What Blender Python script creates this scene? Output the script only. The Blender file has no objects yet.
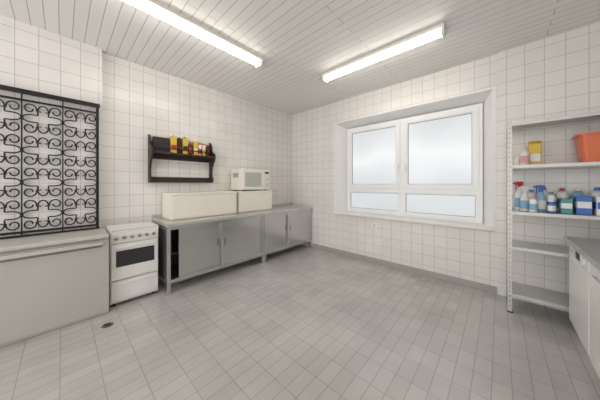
import bpy, bmesh, math, random
from mathutils import Vector, Matrix
random.seed(4)
scene=bpy.context.scene
try:
    scene.view_settings.view_transform='Standard'
except Exception: pass
H=2.93
# ---------------------------------------------------------------- materials
def mat(name,col,rough=.5,metal=0,emit=None,es=0,noise=0,nscale=8,bump=0,stretch=None):
    m=bpy.data.materials.new(name); m.use_nodes=True
    nt=m.node_tree; b=nt.nodes['Principled BSDF']
    b.inputs['Base Color'].default_value=(*col,1); b.inputs['Roughness'].default_value=rough
    b.inputs['Metallic'].default_value=metal
    if emit:
        b.inputs['Emission Color'].default_value=(*emit,1); b.inputs['Emission Strength'].default_value=es
    if noise:
        tc=nt.nodes.new('ShaderNodeTexCoord'); n=nt.nodes.new('ShaderNodeTexNoise')
        n.inputs['Scale'].default_value=nscale; n.inputs['Detail'].default_value=4
        if stretch:
            mp=nt.nodes.new('ShaderNodeMapping'); mp.inputs['Scale'].default_value=stretch
            nt.links.new(tc.outputs['Object'],mp.inputs['Vector']); nt.links.new(mp.outputs[0],n.inputs['Vector'])
        else: nt.links.new(tc.outputs['Object'],n.inputs['Vector'])
        r=nt.nodes.new('ShaderNodeMapRange'); r.inputs['To Min'].default_value=1-noise; r.inputs['To Max'].default_value=1+noise
        nt.links.new(n.outputs['Fac'],r.inputs['Value'])
        v=nt.nodes.new('ShaderNodeVectorMath'); v.operation='SCALE'; v.inputs[0].default_value=col
        nt.links.new(r.outputs[0],v.inputs['Scale']); nt.links.new(v.outputs[0],b.inputs['Base Color'])
        if bump:
            bp=nt.nodes.new('ShaderNodeBump'); bp.inputs['Strength'].default_value=bump; bp.inputs['Distance'].default_value=.01
            nt.links.new(n.outputs['Fac'],bp.inputs['Height']); nt.links.new(bp.outputs[0],b.inputs['Normal'])
    return m
def tile_mat(name,axes,c1,c2,grout,w,h,mortar,rough=.25,offset=0,bump=.3,origin=(0,0),dirt=.06,smooth=.1,ior=1.5):
    m=bpy.data.materials.new(name); m.use_nodes=True; nt=m.node_tree; N=nt.nodes; L=nt.links
    b=N['Principled BSDF']; b.inputs['Roughness'].default_value=rough; b.inputs['IOR'].default_value=ior
    tc=N.new('ShaderNodeTexCoord'); s=N.new('ShaderNodeSeparateXYZ'); c=N.new('ShaderNodeCombineXYZ')
    L.new(tc.outputs['Object'],s.inputs[0])
    for i,a in enumerate(axes):
        ad=N.new('ShaderNodeMath'); ad.operation='ADD'; ad.inputs[1].default_value=origin[i]+30*(w if i==0 else h)
        L.new(s.outputs[a],ad.inputs[0]); L.new(ad.outputs[0],c.inputs[i])
    br=N.new('ShaderNodeTexBrick'); br.offset=offset; br.squash=1
    br.inputs['Scale'].default_value=1; br.inputs['Brick Width'].default_value=w; br.inputs['Row Height'].default_value=h
    br.inputs['Mortar Size'].default_value=mortar; br.inputs['Mortar Smooth'].default_value=smooth
    br.inputs['Color1'].default_value=(*c1,1); br.inputs['Color2'].default_value=(*c2,1); br.inputs['Mortar'].default_value=(*grout,1)
    L.new(c.outputs[0],br.inputs['Vector'])
    n=N.new('ShaderNodeTexNoise'); n.inputs['Scale'].default_value=1.7; n.inputs['Detail'].default_value=5
    L.new(tc.outputs['Object'],n.inputs['Vector'])
    r=N.new('ShaderNodeMapRange'); r.inputs['From Min'].default_value=.3; r.inputs['From Max'].default_value=.7
    r.inputs['To Min'].default_value=1-dirt; r.inputs['To Max'].default_value=1+dirt*.4
    L.new(n.outputs['Fac'],r.inputs['Value'])
    v=N.new('ShaderNodeVectorMath'); v.operation='SCALE'; L.new(br.outputs['Color'],v.inputs[0]); L.new(r.outputs[0],v.inputs['Scale'])
    L.new(v.outputs[0],b.inputs['Base Color'])
    iv=N.new('ShaderNodeMath'); iv.operation='SUBTRACT'; iv.inputs[0].default_value=1; L.new(br.outputs['Fac'],iv.inputs[1])
    bp=N.new('ShaderNodeBump'); bp.inputs['Strength'].default_value=bump; bp.inputs['Distance'].default_value=.003
    L.new(iv.outputs[0],bp.inputs['Height']); L.new(bp.outputs[0],b.inputs['Normal'])
    return m
WT1=(.83,.805,.78); WT2=(.80,.775,.75); GR=(.54,.51,.48)
m_tl=tile_mat('wall_tile_side',('Y','Z'),WT1,WT2,GR,.15,.15,.0027)
m_tb=tile_mat('wall_tile_back',('X','Z'),WT1,WT2,GR,.15,.15,.0027)
m_floor=tile_mat('floor_tile',('Y','X'),(.53,.515,.50),(.48,.465,.45),(.37,.355,.34),.20,.10,.0028,rough=.22,offset=0,bump=.12,dirt=.14,ior=1.75)
m_ceil=tile_mat('ceiling_planks',('X','Y'),(.84,.82,.80),(.81,.79,.77),(.45,.43,.41),2.4,.095,.004,rough=.45,offset=.37,bump=.5,dirt=.02,smooth=.4)
m_plaster=mat('white_plaster',(.84,.83,.82),.6,noise=.02)
m_pvc=mat('window_pvc',(.88,.89,.90),.3)
m_gasket=mat('gasket',(.22,.22,.23),.6)
m_base=mat('baseboard_tile',(.40,.38,.36),.4,noise=.08)
m_steel=mat('stainless',(.60,.60,.60),.22,.92,noise=.07,nscale=4,stretch=(1,14,.6))
m_steeltop=mat('stainless_top',(.62,.61,.59),.28,.6,noise=.08,nscale=6)
m_steelD_and_shadow=mat('stainless_dark_and_shadow',(.22,.22,.22),.4,.7)
m_galv=mat('galvanised',(.58,.58,.565),.4,.4,noise=.08,nscale=12)
m_hole=mat('hole_dark',(.06,.06,.06),.7)
m_white=mat('white_enamel',(.82,.81,.79),.25)
m_cream=mat('cream_plastic',(.83,.79,.71),.45,noise=.03)
m_glass=mat('dark_oven_glass',(.03,.03,.033),.1)
m_mwglass=mat('microwave_door_glass',(.45,.46,.40),.2)
m_black=mat('black_iron',(.015,.015,.017),.45,.3)
m_wood=mat('dark_brown_wood',(.035,.022,.018),.45,noise=.3,nscale=14)
m_greige=mat('greige_laminate',(.47,.455,.42),.45,noise=.05,nscale=3)
m_greigeT=mat('greige_top',(.54,.52,.48),.45,noise=.05,nscale=3)
m_tube=mat('tube_diffuser',(.9,.88,.82),.4,emit=(1,.95,.85),es=19)
m_lampw=mat('lamp_housing',(.85,.82,.74),.4)
m_red=mat('red_plastic',(.50,.03,.03),.35)
m_yellow=mat('yellow_plastic',(.75,.50,.05),.35)
m_orange=mat('orange_plastic',(.72,.17,.07),.35)
m_blue=mat('blue_plastic',(.05,.15,.50),.3)
m_lblue=mat('light_blue_plastic',(.25,.45,.65),.3)
m_teal=mat('teal_plastic',(.05,.30,.33),.3)
m_bottle=mat('white_plastic',(.82,.82,.80),.3)
m_blk=mat('black_plastic',(.02,.02,.02),.35)
m_knob=mat('dark_grey_knob',(.12,.12,.12),.35)
m_pink=mat('pink_plastic',(.75,.40,.38),.4)
m_brownb=mat('brown_glass',(.10,.03,.02),.15)
m_worktop=mat('grey_worktop',(.36,.36,.36),.3,noise=.15,nscale=40)
def pane_mat():
    m=bpy.data.materials.new('frosted_glass_daylight'); m.use_nodes=True; nt=m.node_tree; N=nt.nodes; L=nt.links
    b=N['Principled BSDF']; b.inputs['Base Color'].default_value=(.05,.05,.05,1); b.inputs['Roughness'].default_value=.45
    tc=N.new('ShaderNodeTexCoord'); s=N.new('ShaderNodeSeparateXYZ'); L.new(tc.outputs['Object'],s.inputs[0])
    n=N.new('ShaderNodeTexNoise'); n.inputs['Scale'].default_value=1.3; n.inputs['Detail'].default_value=1; L.new(tc.outputs['Object'],n.inputs['Vector'])
    a=N.new('ShaderNodeMath'); a.operation='MULTIPLY_ADD'; a.inputs[1].default_value=.7; L.new(n.outputs['Fac'],a.inputs[0]); L.new(s.outputs['Z'],a.inputs[2])
    r=N.new('ShaderNodeValToRGB'); e=r.color_ramp.elements
    mr=N.new('ShaderNodeMapRange'); mr.inputs['From Min'].default_value=1.1; mr.inputs['From Max'].default_value=2.9; L.new(a.outputs[0],mr.inputs['Value'])
    e[0].position=0; e[0].color=(.66,.69,.71,1); e[1].position=1; e[1].color=(.60,.62,.64,1)
    x=e.new(.32); x.color=(.74,.77,.79,1); x=e.new(.6); x.color=(.93,.95,.96,1)
    L.new(mr.outputs[0],r.inputs[0]); L.new(r.outputs[0],b.inputs['Emission Color']); b.inputs['Emission Strength'].default_value=.93
    return m
m_pane=pane_mat()
# ---------------------------------------------------------------- mesh builder
class B:
    def __init__(s): s.bm=bmesh.new(); s.mats=[]
    def mi(s,m):
        if m not in s.mats: s.mats.append(m)
        return s.mats.index(m)
    def _merge(s,t,m,smooth=False,M=None):
        i=s.mi(m)
        for f in t.faces: f.material_index=i; f.smooth=smooth
        if M: bmesh.ops.transform(t,matrix=M,verts=t.verts)
        me=bpy.data.meshes.new('t'); t.to_mesh(me); t.free(); s.bm.from_mesh(me); bpy.data.meshes.remove(me)
    def box(s,lo,hi,m,bev=0,M=None,seg=2):
        t=bmesh.new(); bmesh.ops.create_cube(t,size=1)
        for v in t.verts: v.co=Vector([(lo[k]+hi[k])/2+v.co[k]*(hi[k]-lo[k]) for k in range(3)])
        if bev: bmesh.ops.bevel(t,geom=t.edges[:],offset=bev,segments=seg,affect='EDGES',profile=.5)
        s._merge(t,m,M=M)
    def lathe(s,pos,prof,m,n=20,axis='Z',M=None,sx=1,sy=1):
        t=bmesh.new(); rings=[]
        for r,z in prof:
            rings.append([t.verts.new((r*math.cos(2*math.pi*k/n)*sx,r*math.sin(2*math.pi*k/n)*sy,z)) for k in range(n)])
        for a,b in zip(rings,rings[1:]):
            for k in range(n): t.faces.new((a[k],a[(k+1)%n],b[(k+1)%n],b[k]))
        t.faces.new(rings[0][::-1]); t.faces.new(rings[-1])
        R=Matrix.Identity(4)
        if axis=='X': R=Matrix.Rotation(math.pi/2,4,'Y')
        if axis=='Y': R=Matrix.Rotation(-math.pi/2,4,'X')
        R=Matrix.Translation(pos)@R
        s._merge(t,m,smooth=True,M=(M@R) if M else R)
    def cyl(s,pos,r,h,m,axis='Z',n=20,M=None): s.lathe(pos,[(r*.93,0),(r,min(.002,h*.2)),(r,h-min(.002,h*.2)),(r*.93,h)],m,n,axis,M)
    def loft(s,loops,m):
        t=bmesh.new(); R=[[t.verts.new(p) for p in l] for l in loops]; n=len(R[0])
        for a,b in zip(R,R[1:]):
            for k in range(n): t.faces.new((a[k],a[(k+1)%n],b[(k+1)%n],b[k]))
        t.faces.new(R[0][::-1]); t.faces.new(R[-1]); bmesh.ops.recalc_face_normals(t,faces=t.faces[:]); s._merge(t,m)
    def poly(s,pts,vec,m):
        t=bmesh.new(); a=[t.verts.new(p) for p in pts]; b=[t.verts.new(Vector(p)+Vector(vec)) for p in pts]
        n=len(pts); t.faces.new(a[::-1]); t.faces.new(b)
        for k in range(n): t.faces.new((a[k],a[(k+1)%n],b[(k+1)%n],b[k]))
        bmesh.ops.recalc_face_normals(t,faces=t.faces[:]); s._merge(t,m)
    def tube(s,pts,r,m,n=8):
        t=bmesh.new(); rings=[]; P=[Vector(p) for p in pts]; pu=None
        for i,p in enumerate(P):
            d=(P[min(i+1,len(P)-1)]-P[max(i-1,0)]).normalized(); u=d.orthogonal().normalized()
            if rings: u=(pu-d*pu.dot(d)).normalized()
            pu=u; w=d.cross(u)
            rings.append([t.verts.new(p+u*r*math.cos(2*math.pi*k/n)+w*r*math.sin(2*math.pi*k/n)) for k in range(n)])
        for a,b in zip(rings,rings[1:]):
            for k in range(n): t.faces.new((a[k],a[(k+1)%n],b[(k+1)%n],b[k]))
        t.faces.new(rings[0][::-1]); t.faces.new(rings[-1]); s._merge(t,m,smooth=True)
    def done(s,name,parent=None):
        me=bpy.data.meshes.new(name); s.bm.to_mesh(me); s.bm.free()
        for m in s.mats: me.materials.append(m)
        o=bpy.data.objects.new(name,me); scene.collection.objects.link(o)
        if parent: o.parent=parent
        return o
# ---------------------------------------------------------------- shell
XR=4.66; YB=-6.2
b=B(); b.box((-.2,YB,-.1),(XR+.1,.5,0),m_floor); b.done('floor')
b=B(); b.box((-.2,YB,H),(XR+.1,.5,H+.1),m_ceil); b.done('ceiling')
b=B(); b.box((-.2,YB,0),(0,0,H),m_tl); b.box((0,YB,0),(.08,-3.27,H),m_tl); b.done('wall_left')
b=B(); b.box((XR,YB,0),(XR+.1,0,H),m_tl); b.done('wall_right')
wx0,wx1,wz0,wz1=1.197,3.476,.78,2.505
ix0,ix1,iz0,iz1=1.31,3.37,.80,2.43
b=B()
b.box((-.2,0,0),(wx0,.4,H),m_tb); b.box((wx1,0,0),(XR+.1,.4,H),m_tb)
b.box((wx1+.045,-.025,0),(XR,0,H),m_tb)
b.box((wx0,0,wz1),(wx1,.4,H),m_tb); b.box((wx0,0,0),(wx1,.4,wz0),m_tb)
b.poly([(wx0,.0,wz0),(ix0,.27,wz0),(ix0,.4,wz0),(wx0,.4,wz0)],(0,0,wz1-wz0),m_plaster)
b.poly([(wx1,.0,wz0),(ix1,.27,wz0),(ix1,.4,wz0),(wx1,.4,wz0)],(0,0,wz1-wz0),m_plaster)
b.poly([(wx0,.0,wz1),(wx0,.27,iz1),(wx0,.4,iz1),(wx0,.4,wz1)],(wx1-wx0,0,0),m_plaster)
b.done('wall_back')
b=B()
b.box((wx0-.03,-.008,wz0+.03),(wx0,-.0005,wz1),m_plaster); b.box((wx1,-.008,wz0+.03),(wx1+.03,-.0005,wz1),m_plaster)
b.box((wx0-.03,-.008,wz1+.0005),(wx1+.03,-.0005,wz1+.03),m_plaster); b.done('trim_1')
b=B(); b.box((.62,-.012,0),(wx1+.04,0,.085),m_base,.003); b.done('baseboard_back')
b=B(); b.box((wx0-.03,-.05,wz0-.012),(wx1+.02,.26,wz0+.024),m_plaster,.006); b.done('windowsill')
# ---------------------------------------------------------------- window
e=bpy.data.objects.new('window_1',None); scene.collection.objects.link(e)
Y0,Y1=.225,.285; zt=1.24; xm=(ix0+ix1)/2; fw=.05; z0=.806
b=B(); mh=.035
b.box((ix0,Y0,z0),(ix0+fw,Y1,iz1),m_pvc); b.box((ix1-fw,Y0,z0),(ix1,Y1,iz1),m_pvc)
b.box((ix0+fw,Y0,z0),(ix1-fw,Y1,z0+fw),m_pvc); b.box((ix0+fw,Y0,iz1-fw),(ix1-fw,Y1,iz1),m_pvc)
b.box((xm-.035,Y0-.003,z0+fw),(xm+.035,Y1,zt-mh),m_pvc); b.box((xm-.035,Y0-.003,zt+mh),(xm+.035,Y1,iz1-fw),m_pvc)
b.box((ix0+fw,Y0-.003,zt-mh),(ix1-fw,Y1,zt+mh),m_pvc)
b.done('frame',e)
def sash(x0,x1,za,zb,w,name,y):
    b=B()
    b.box((x0,y,za),(x0+w,y+.05,zb),m_pvc); b.box((x1-w,y,za),(x1,y+.05,zb),m_pvc)
    b.box((x0+w,y,za),(x1-w,y+.05,za+w),m_pvc); b.box((x0+w,y,zb-w),(x1-w,y+.05,zb),m_pvc)
    q=.012
    b.box((x0+w,y+.008,za+w),(x0+w+q,y+.03,zb-w),m_pvc); b.box((x1-w-q,y+.008,za+w),(x1-w,y+.03,zb-w),m_pvc)
    b.box((x0+w+q,y+.008,za+w),(x1-w-q,y+.03,za+w+q),m_pvc); b.box((x0+w+q,y+.008,zb-w-q),(x1-w-q,y+.03,zb-w),m_pvc)
    g=.006; w2=w+q
    b.box((x0+w2,y+.02,za+w2),(x0+w2+g,y+.03,zb-w2),m_gasket); b.box((x1-w2-g,y+.02,za+w2),(x1-w2,y+.03,zb-w2),m_gasket)
    b.box((x0+w2+g,y+.02,za+w2),(x1-w2-g,y+.03,za+w2+g),m_gasket); b.box((x0+w2+g,y+.02,zb-w2-g),(x1-w2-g,y+.03,zb-w2),m_gasket)
    b.done(name,e)
    b=B(); b.box((x0+w,y+.0305,za+w),(x1-w,y+.038,zb-w),m_pane); b.done(name+'_glass',e)
a=.010
sash(ix0+fw-a,xm-.035+a,zt+mh-a,iz1-fw+a,.058,'sash_left',Y0-.018)
sash(xm+.035-a,ix1-fw+a,zt+mh-a,iz1-fw+a,.058,'sash_right',Y0-.018)
sash(ix0+fw-a,xm-.035+a,z0+fw-a,zt-mh+a,.022,'lower_light_left',Y0-.007)
sash(xm+.035-a,ix1-fw+a,z0+fw-a,zt-mh+a,.022,'lower_light_right',Y0-.007)
b=B()
for hx in (xm-.055,xm+.058):
    b.box((hx-.012,Y0-.03,1.62),(hx+.012,Y0-.018,1.69),m_pvc,.003); b.box((hx-.009,Y0-.055,1.55),(hx+.009,Y0-.04,1.665),m_pvc,.004)
    b.box((hx-.007,Y0-.045,1.645),(hx+.007,Y0-.025,1.66),m_pvc)
b.done('handles',e)
# ---------------------------------------------------------------- lamps
def lamp(cx,cy,L,ax,name):
    b=B(); M=Matrix.Translation((cx,cy,0))@(Matrix.Rotation(math.pi/2,4,'Z') if ax=='Y' else Matrix.Identity(4))
    b.box((-L/2,-.08,H-.035),(L/2,.08,H),m_lampw,.004,M)
    t=bmesh.new(); n=10; pr=[(-.045,H-.035)]+[(.045*math.cos(math.pi+math.pi*k/n),H-.045-.035*math.sin(math.pi*k/n)) for k in range(n+1)]+[(.045,H-.035)]
    A=[t.verts.new((-L/2+.03,y,z)) for y,z in pr]; C=[t.verts.new((L/2-.03,y,z)) for y,z in pr]
    for k in range(len(pr)-1): t.faces.new((A[k],A[k+1],C[k+1],C[k]))
    t.faces.new(A); t.faces.new(C[::-1]); bmesh.ops.recalc_face_normals(t,faces=t.faces[:]); b._merge(t,m_tube,M=M)
    for s_ in (-1,1):
        x=s_*(L/2-.015); b.box((x-.0145,-.056,H-.092),(x+.0145,.056,H-.03),m_lampw,.006,M)
    b.done(name)
lamp(1.265,-2.63,1.52,'Y','fluorescent_ceiling_lamp')
lamp(2.385,-.98,1.50,'X','fluorescent_ceiling_lamp')
# ---------------------------------------------------------------- steel counter cabinet
b=B(); X1=.60; T=.865; ya,yb=-2.755,-.02
b.box((.005,ya,T-.04),(.635,yb,T),m_steeltop,.006)
b.box((.005,ya,T),(.02,yb,T+.05),m_steeltop,.003)
def unit(u0,u1,doors):
    for yy in (u0+.0,u1-.04):
        for xx in (.03,X1-.04):
            b.box((xx,yy,.0),(xx+.04,yy+.04,T-.04),m_steel,.003)
    b.box((.03,u0+.001,.13),(X1-.001,u1-.001,.16),m_steel)
    b.box((.01,u0,.13),(.03,u1,T-.04),m_steelD_and_shadow)
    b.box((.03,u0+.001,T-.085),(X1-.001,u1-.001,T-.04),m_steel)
    b.box((.03,u0+.01,.161),(X1-.04,u0+.02,T-.086),m_steelD_and_shadow); b.box((.03,u1-.02,.161),(X1-.04,u1-.01,T-.086),m_steelD_and_shadow)
    b.box((.03,u0+.02,.45),(.5,u1-.02,.465),m_steelD_and_shadow)
    b.box((.545,u0,.155),(X1+.004,u1,.175),m_steel,.002)
    for k,(d0,d1) in enumerate(doors):
        xo=X1-.008 if k%2 else X1-.034
        b.box((xo-.014,d0,.17),(xo,d1,T-.075),m_steel,.003)
        b.box((xo-.002,d0,.17),(xo+.010,d0+.02,T-.075),m_steel,.002)
        b.box((xo-.002,d1-.02,.17),(xo+.010,d1,T-.075),m_steel,.002)
        py=d1-.06 if k%2==0 else d0+.06
        b.box((xo-.002,py-.012,.46),(xo+.002,py+.012,.56),m_steelD_and_shadow)
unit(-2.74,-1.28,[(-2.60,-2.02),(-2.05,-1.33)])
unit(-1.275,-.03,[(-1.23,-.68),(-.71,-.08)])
b.done('stainless_steel_counter_cabinet')
# ---------------------------------------------------------------- cooker
b=B(); c0,c1=-3.245,-2.79; cf=.46
b.box((.10,c0,.03),(cf-.02,c1,.80),m_white,.006)
b.box((.085,c0,.80),(cf,c1,.822),m_white,.006)
b.box((.09,c0+.004,.826),(cf-.006,c1-.004,.842),m_white,.006)
for yy in (c0+.06,c1-.10): b.box((.084,yy,.81),(.10,yy+.04,.845),m_steel,.003)
b.box((cf-.02,c0+.005,.69),(cf+.005,c1-.005,.80),m_white,.006)
for k in range(6):
    yy=c0+.05+k*.07; b.cyl((cf+.005,yy,.745),.016,.024,m_knob,'X'); b.box((cf+.028,yy-.002,.735),(cf+.031,yy+.002,.757),m_bottle)
b.box((cf-.015,c0+.008,.29),(cf+.01,c1-.008,.68),m_white,.006)
b.box((cf+.008,c0+.05,.43),(cf+.014,c1-.05,.605),m_glass,.004)
b.box((cf+.02,c0+.04,.635),(cf+.035,c1-.04,.655),m_bottle,.006)
for yy in (c0+.05,c1-.06): b.box((cf+.005,yy,.638),(cf+.025,yy+.014,.652),m_bottle)
b.box((cf-.015,c0+.008,.06),(cf+.008,c1-.008,.275),m_white,.006)
b.box((cf+.006,c0+.05,.235),(cf+.016,c1-.05,.25),m_bottle,.003)
for yy in (c0+.03,c1-.06):
    for xx in (.13,cf-.08): b.cyl((xx+.015,yy+.015,0),.015,.035,m_blk)
b.done('white_cooker')
# ---------------------------------------------------------------- greige low cabinet (left)
b=B(); g0,g1=-4.75,-3.262
b.box((.085,g0,0),(.54,g1,.79),m_greige,.004)
b.box((.54,g0,.03),(.56,g1,.77),m_greige,.004)
b.box((.082,g0,.79),(.575,g1,.825),m_greigeT,.006)
b.box((.575,g0+.1,.725),(.595,g1-.05,.755),m_greigeT,.006)
for k in range(5): yy=g1-.12-k*.32; b.box((.555,yy-.012,.73),(.58,yy+.012,.75),m_greigeT)
b.box((.5585,g0+.1,.70),(.5615,g1-.05,.722),m_steelD_and_shadow)  # dark strip standing in for the shadow under the rail
b.done('greige_counter_cabinet')
# ---------------------------------------------------------------- iron grille
e=bpy.data.objects.new('wrought_iron_grille',None); scene.collection.objects.link(e)
gx=.115; gy1=-3.315; gz0,gz1=.83,2.25; cw=.27; ncol=5; nrow=4; rh=(2.15-gz0-.05)/nrow
gy0=gy1-cw*ncol
b=B()
b.box((gx-.012,gy0,gz1-.03),(gx+.03,gy1+.02,gz1+.01),m_black,.003)
b.box((gx-.01,gy0,2.15),(gx+.012,gy1,2.168),m_black,.002)
b.box((gx-.01,gy0,gz0+.03),(gx+.012,gy1,gz0+.05),m_black,.002)
b.box((gx-.01,gy0,gz0),(gx+.03,gy1+.02,gz0+.012),m_black,.002)
for yy in (gy1,gy0): b.box((gx-.012,yy-.012,gz0),(gx+.014,yy+.012,gz1),m_black,.003)
for k in range(1,ncol): b.box((gx-.005,gy1-cw*k-.005,gz0),(gx+.005,gy1-cw*k+.005,gz1),m_black)
for zz in (1.0,1.5,2.0):
    b.box((.08,gy1-.01,zz),(gx,gy1+.01,zz+.02),m_black)
b.done('frame_bars',e)
cu=bpy.data.curves.new('scrolls','CURVE'); cu.dimensions='3D'; cu.bevel_depth=.006; cu.bevel_resolution=2; cu.materials.append(m_black)
def spl(pts,cyc=False):
    s=cu.splines.new('POLY'); s.points.add(len(pts)-1)
    for p,q in zip(s.points,pts): p.co=(gx,q[0],q[1],1)
    s.use_cyclic_u=cyc
def scroll(cx,cz,sx,sz):
    pts=[]; R=.045; ox,oz=cx+sx*cw*.32,cz+sz*rh*.30; n=22
    pts.append((cx+sx*.012,cz+sz*.075))
    for k in range(n+1):
        t=k/n; a=math.pi*1.1-t*math.pi*2.1; r=R*(1-.55*t)
        pts.append((ox+sx*r*math.cos(a),oz+sz*r*math.sin(a)*1.15))
    spl(pts)
for c in range(ncol):
    cx=gy1-cw*(c+.5)
    for r in range(nrow):
        cz=gz0+.05+rh*(r+.5)
        q=[]
        for k in range(56):
            a=2*math.pi*k/56; rr=.082+.036*math.cos(4*a)
            q.append((cx+rr*math.cos(a)*1.12,cz+rr*math.sin(a)*1.15))
        spl(q,True)
        for sx in (-1,1):
            for sz in (-1,1): scroll(cx,cz,sx,sz)
o=bpy.data.objects.new('scrolls',cu); scene.collection.objects.link(o); o.parent=e
b=B()
for c in range(ncol+1):
    for r in range(nrow):
        y=gy1-cw*c; z=gz0+.05+rh*(r+.5)
        b.box((gx-.011,y-.011,z-.012),(gx+.011,y+.011,z+.012),m_black,.003)
b.done('collars',e)
# ---------------------------------------------------------------- boxes + microwave
def tub(y0,y1,x0,x1,z0,z1,name):
    b=B()
    b.box((x0,y0,z0),(x1,y1,z1-.03),m_cream,.01); b.box((x0-.004,y0-.006,z1-.032),(x1+.008,y1+.006,z1),m_cream,.008)
    b.box((x1-.001,y0+.03,z0+.02),(x1+.004,y1-.03,z1-.05),m_cream,.003)
    b.done(name)
tub(-2.64,-1.69,.03,.42,.868,1.22,'white_storage_bin')
tub(-1.64,-.93,.03,.40,.868,1.22,'white_storage_bin')
b=B(); q0,q1=-1.57,-.99; z0,z1=1.236,1.60; xf=.38
b.box((.03,q0,z0),(xf,q1,z1),m_cream,.008)
b.box((xf-.003,q0+.004,z0+.01),(xf+.018,q1-.13,z1-.005),m_cream,.006)
b.box((xf+.014,q0+.05,z0+.06),(xf+.021,q1-.19,z1-.06),m_mwglass,.004)
b.box((xf+.018,q1-.165,z0+.05),(xf+.038,q1-.15,z1-.05),m_bottle,.005)
b.box((xf-.003,q1-.128,z0+.01),(xf+.016,q1-.004,z1-.005),m_cream,.006)
b.box((xf+.014,q1-.11,z1-.075),(xf+.019,q1-.025,z1-.04),m_glass,.002)
for zz in (1.33,1.43): b.cyl((xf+.015,q1-.066,zz),.026,.02,m_bottle,'X'); b.box((xf+.034,q1-.069,zz-.02),(xf+.038,q1-.063,zz+.02),m_hole)
for k in range(7): b.box((.1+k*.025,q0-.001,1.45),(.112+k*.025,q0+.002,1.53),m_hole)
for yy in (q0+.05,q1-.05):
    for xx in (.08,.33): b.cyl((xx,yy,1.221),.014,.018,m_blk)
b.done('microwave_oven')
# ---------------------------------------------------------------- wall shelf
b=B(); s0,s1=-2.80,-1.93
prof=[(0,1.36),(.10,1.36),(.115,1.39),(.11,1.42),(.08,1.46),(.075,1.52),(.09,1.60),(.14,1.67),(.18,1.72),(.19,1.76),(.19,1.80),(.16,1.83),(.11,1.85),(.08,1.88),(.08,1.93),(.06,1.98),(.03,2.01),(0,2.02)]
for yy in (s0,s1-.022): b.poly([(x+.002,yy,z) for x,z in prof],(0,.022,0),m_wood)
b.box((.002,s0,1.755),(.185,s1,1.777),m_wood,.003)
b.box((.002,s0,1.375),(.09,s1,1.395),m_wood,.003)
b.box((.002,s0,1.36),(.02,s1,1.44),m_wood,.003)
b.box((.002,s0,1.69),(.018,s1,1.755),m_wood,.003)
b.box((.002,s0,1.84),(.018,s1,1.93),m_wood,.003)
b.tube([(.10,s0+.01,1.845),(.10,s1-.01,1.845)],.007,m_wood)
b.done('dark_wood_wall_shelf')
def bottle(x,y,z,h,r,m,cap,label=None,name='bottle',shape=0):
    b=B(); hb=h*.68
    if shape==0: pr=[(r*.9,0),(r,.006),(r,hb),(r*.85,hb+.02),(r*.4,hb+.05),(r*.36,h-.03)]
    else: pr=[(r*.9,0),(r,.005),(r,h-.035),(r*.75,h-.02)]
    b.lathe((x,y,z),pr,m)
    top=pr[-1]; b.cyl((x,y,z+top[1]-.002),top[0]*1.1,h-top[1]+.002,cap)
    if label: b.lathe((x,y,z),[(r*1.0,h*.15),(r*1.015,h*.155),(r*1.015,h*.55),(r,h*.555)],label)
    b.done(name)
zb=1.778
b=B(); b.box((.03,-2.755,zb),(.088,-2.56,zb+.21),m_blk,.004); b.box((.03,-2.75,zb+.15),(.0895,-2.565,zb+.17),m_wood); b.done('dark_box')
def pack(y0,y1,h,m,band,name):
    b=B(); b.box((.03,y0,zb),(.088,y1,zb+h),m,.004); b.box((.088,y0+.004,zb+h*.3),(.0895,y1-.004,zb+h*.5),band)
    b.box((.04,(y0+y1)/2-.01,zb+h),(.075,(y0+y1)/2+.01,zb+h+.015),band,.003); b.done(name)
pack(-2.545,-2.465,.245,m_yellow,m_red,'yellow_food_package')
pack(-2.455,-2.40,.23,m_blk,m_brownb,'black_food_package')
pack(-2.385,-2.315,.25,m_yellow,m_blk,'yellow_food_package')
pack(-2.225,-2.165,.22,m_yellow,m_bottle,'yellow_food_package')
bottle(.06,-2.272,zb,.21,.028,m_brownb,m_red,m_red,'dark_sauce_bottle')
L=[(-2.128,.20,.027,m_bottle,m_red,m_red,'white_spice_bottle',1),(-2.062,.20,.027,m_bottle,m_orange,m_yellow,'white_spice_bottle',1),(-1.998,.19,.026,m_brownb,m_red,m_brownb,'pepper_jar',1)]
for y,h,r,m,c,l,n,s_ in L: bottle(.06,y,zb,h,r,m,c,l,n,s_)
# ---------------------------------------------------------------- shelving unit
b=B(); sx0,sx1=3.60,4.60; sy0,sy1=-.43,-.035
zs=[1.975,1.535,1.055,.69,.20]
for xx,dx in ((sx0,1),(sx1,-1)):
    for yy,dy in ((sy0,1),(sy1,-1)):
        b.box((min(xx,xx+.035*dx),min(yy,yy+.003*dy),0),(max(xx,xx+.035*dx),max(yy,yy+.003*dy),2.0),m_galv)
        b.box((min(xx,xx+.003*dx),min(yy+.003*dy,yy+.035*dy),0),(max(xx,xx+.003*dx),max(yy+.003*dy,yy+.035*dy),2.0),m_galv)
        b.box((min(xx,xx+.04*dx)-.002,min(yy,yy+.04*dy)-.002,0),(max(xx,xx+.04*dx)+.002,max(yy,yy+.04*dy)+.002,.012),m_blk)
        for k in range(38):
            z=.06+k*.05
            b.box((xx+.017*dx-.003,yy-.0008*dy-.0008,z),(xx+.017*dx+.003,yy-.0008*dy+.0008,z+.018),m_steelD_and_shadow)
            b.box((xx-.0008*dx-.0008,yy+.017*dy-.003,z),(xx-.0008*dx+.0008,yy+.017*dy+.003,z+.018),m_steelD_and_shadow)
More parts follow.
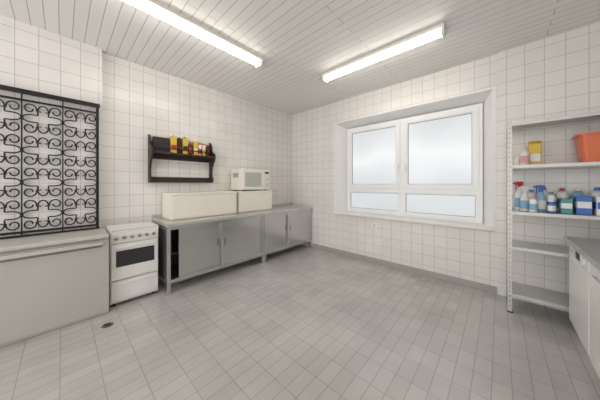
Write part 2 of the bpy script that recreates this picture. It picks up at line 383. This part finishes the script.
for z in zs:
    b.box((sx0+.004,sy0+.004,z-.004),(sx1-.004,sy1-.004,z),m_galv)
    b.box((sx0+.004,sy0+.004,z-.032),(sx1-.004,sy0+.007,z-.004),m_galv); b.box((sx0+.004,sy1-.007,z-.032),(sx1-.004,sy1-.004,z-.004),m_galv)
    b.box((sx0+.004,sy0+.007,z-.032),(sx0+.007,sy1-.007,z-.004),m_galv); b.box((sx1-.007,sy0+.007,z-.032),(sx1-.004,sy1-.007,z-.004),m_galv)
    for cx in (sx0+.02,sx1-.02): b.cyl((cx,sy0-.004,z-.018),.006,.005,m_steel,'Y',10)
b.done('metal_shelving_unit')
z3=1.057
def spray(x,y,z,body,head,lab,name,h=.29,ang=0):
    b=B(); M=Matrix.Translation((x,y,z))@Matrix.Rotation(ang,4,'Z')
    b.lathe((0,0,0),[(.036,0),(.04,.006),(.04,h*.45),(.034,h*.56),(.016,h*.7),(.014,h*.78)],body,M=M,sx=1.0,sy=.65)
    b.lathe((0,0,0),[(.0402,h*.1),(.041,h*.11),(.041,h*.42),(.0402,h*.43)],lab,M=M,sx=1,sy=.66)
    b.cyl((0,0,h*.76),.017,h*.08,head,M=M)
    b.box((-.035,-.012,h*.86),(.03,.012,h),head,.006,M); b.box((-.055,-.007,h*.9),(-.033,.007,h*.97),head,.003,M)
    b.box((-.035,-.006,h*.70),(-.026,.006,h*.88),head,.002,M); b.box((-.012,-.01,h*.82),(.012,.01,h*.88),head,.002,M)
    b.done(name)
spray(3.70,-.20,z3,m_bottle,m_red,m_lblue,'spray_bottle',.31,.3)
spray(3.735,-.32,z3,m_bottle,m_bottle,m_lblue,'spray_bottle',.26,.5)
bottle(3.79,-.20,z3,.22,.040,m_bottle,m_blue,m_lblue,'cleaner_bottle')
spray(3.85,-.28,z3,m_lblue,m_blue,m_bottle,'spray_bottle',.27,.2)
bottle(3.79,-.36,z3,.15,.03,m_bottle,m_pink,m_lblue,'cleaner_bottle',1)
bottle(3.885,-.14,z3,.25,.040,m_bottle,m_teal,m_lblue,'cleaner_bottle')
bottle(3.925,-.24,z3,.20,.036,m_bottle,m_teal,m_teal,'rinse_aid_bottle')
bottle(3.915,-.35,z3,.13,.028,m_blue,m_bottle,m_bottle,'cleaner_bottle',1)
def carton(x0,x1,y0,y1,z,h,m,band,name):
    b=B(); b.box((x0,y0,z),(x1,y1,z+h),m,.003); b.box((x0+.004,y0-.0015,z+h*.35),(x1-.004,y0,z+h*.7),band)
    b.box((x0-.0015,y0+.01,z+h*.35),(x0,y1-.01,z+h*.7),band); b.done(name)
carton(3.975,4.05,-.33,-.22,z3,.14,m_teal,m_bottle,'detergent_carton')
bottle(4.01,-.13,z3,.24,.045,m_bottle,m_red,m_blue,'bleach_bottle')
carton(4.07,4.16,-.34,-.22,z3,.17,m_blue,m_bottle,'dishwasher_tablet_box')
bottle(4.115,-.12,z3,.24,.045,m_lblue,m_bottle,m_blue,'softener_bottle')
carton(4.18,4.36,-.36,-.20,z3,.17,m_bottle,m_blue,'washing_powder_box')
bottle(4.23,-.12,z3,.25,.045,m_bottle,m_blue,m_teal,'bleach_bottle')
z2=1.537
bottle(3.735,-.29,z2,.18,.036,m_bottle,m_bottle,m_pink,'white_lotion_bottle',0)
bottle(3.69,-.2,z2,.11,.03,m_bottle,m_bottle,None,'small_jar',1)
b=B(); b.box((3.765,-.24,z2),(3.86,-.14,z2+.23),m_yellow,.008); b.box((3.775,-.2415,z2+.04),(3.85,-.24,z2+.12),m_bottle)
b.poly([(3.767,-.24,z2+.229),(3.767,-.14,z2+.229),(3.767,-.19,z2+.26)],(.091,0,0),m_yellow); b.done('yellow_carton')
b=B()
def rr(cx,cy,hx,hy,z,r=.03):
    p=[]
    for (sx,sy,a0) in ((1,1,0),(-1,1,90),(-1,-1,180),(1,-1,270)):
        for k in range(5):
            a=math.radians(a0+k*22.5); p.append((cx+sx*(hx-r)+r*math.cos(a),cy+sy*(hy-r)+r*math.sin(a),z))
    return p
cx,cy=4.25,-.235
b.loft([rr(cx,cy,.14,.11,z2),rr(cx,cy,.165,.135,z2+.25),rr(cx,cy,.178,.148,z2+.25),rr(cx,cy,.178,.148,z2+.268),rr(cx,cy,.16,.13,z2+.268),rr(cx,cy,.136,.106,z2+.01)],m_orange)
b.done('orange_plastic_tub')
# ---------------------------------------------------------------- dishwasher, cabinet and worktop
b=B(); dx=4.00
b.box((dx+.02,-1.10,.09),(4.63,-.505,.825),m_white,.005)
b.box((dx,-1.095,.13),(dx+.022,-.51,.70),m_white,.006)
b.box((dx,-1.095,.71),(dx+.022,-.51,.82),m_white,.006)
b.box((dx-.002,-.86,.735),(dx+.004,-.74,.79),m_hole,.002)
for k in range(3): b.cyl((dx-.004,-.62-.04*k,.765),.009,.006,m_steel,'X',12)
b.cyl((dx-.014,-1.0,.765),.022,.016,m_bottle,'X')
b.box((dx+.05,-1.09,0),(4.6,-.52,.095),m_white,.003)
b.done('dishwasher')
b=B()
b.box((dx+.02,-2.0,.09),(4.63,-1.105,.825),m_white,.004); b.box((dx+.05,-2.0,0),(4.6,-1.11,.09),m_greige)
for y0 in (-2.0,-1.55): b.box((dx,y0+.005,.12),(dx+.022,y0+.44,.82),m_white,.005); b.box((dx-.02,y0+.15,.74),(dx-.01,y0+.28,.752),m_steel,.003); b.box((dx-.012,y0+.16,.742),(dx+.002,y0+.17,.75),m_steel); b.box((dx-.012,y0+.26,.742),(dx+.002,y0+.27,.75),m_steel)
b.done('white_base_cabinet')
b=B(); b.box((dx-.03,-2.02,.827),(4.655,-.49,.867),m_worktop,.008); b.done('grey_worktop')
b=B(); b.box((1.93,-.012,.60),(2.01,0,.68),m_bottle,.004); b.cyl((1.97,-.016,.64),.02,.005,m_galv,'Y'); b.done('wall_socket')
b=B(); b.cyl((.80,-3.30,0),.045,.004,m_steelD_and_shadow); 
for k in range(5): b.box((.77+.013*k,-3.325,.004),(.776+.013*k,-3.275,.006),m_hole)
b.done('floor_drain')
# ---------------------------------------------------------------- light
w=bpy.data.worlds.new('w'); scene.world=w; w.use_nodes=True
w.node_tree.nodes['Background'].inputs[0].default_value=(1,.985,.97,1); w.node_tree.nodes['Background'].inputs[1].default_value=2.6  # even white ambient added as fill, let in by the open rear
# ---------------------------------------------------------------- camera
cam=bpy.data.cameras.new('camera'); co=bpy.data.objects.new('camera',cam); scene.collection.objects.link(co)
cam.sensor_width=36; cam.lens=218/600*36; cam.shift_y=-16/600; cam.clip_start=.05
co.location=(3.54,-3.59,1.34); co.rotation_euler=(math.pi/2,0,math.radians(42.5))
scene.camera=co
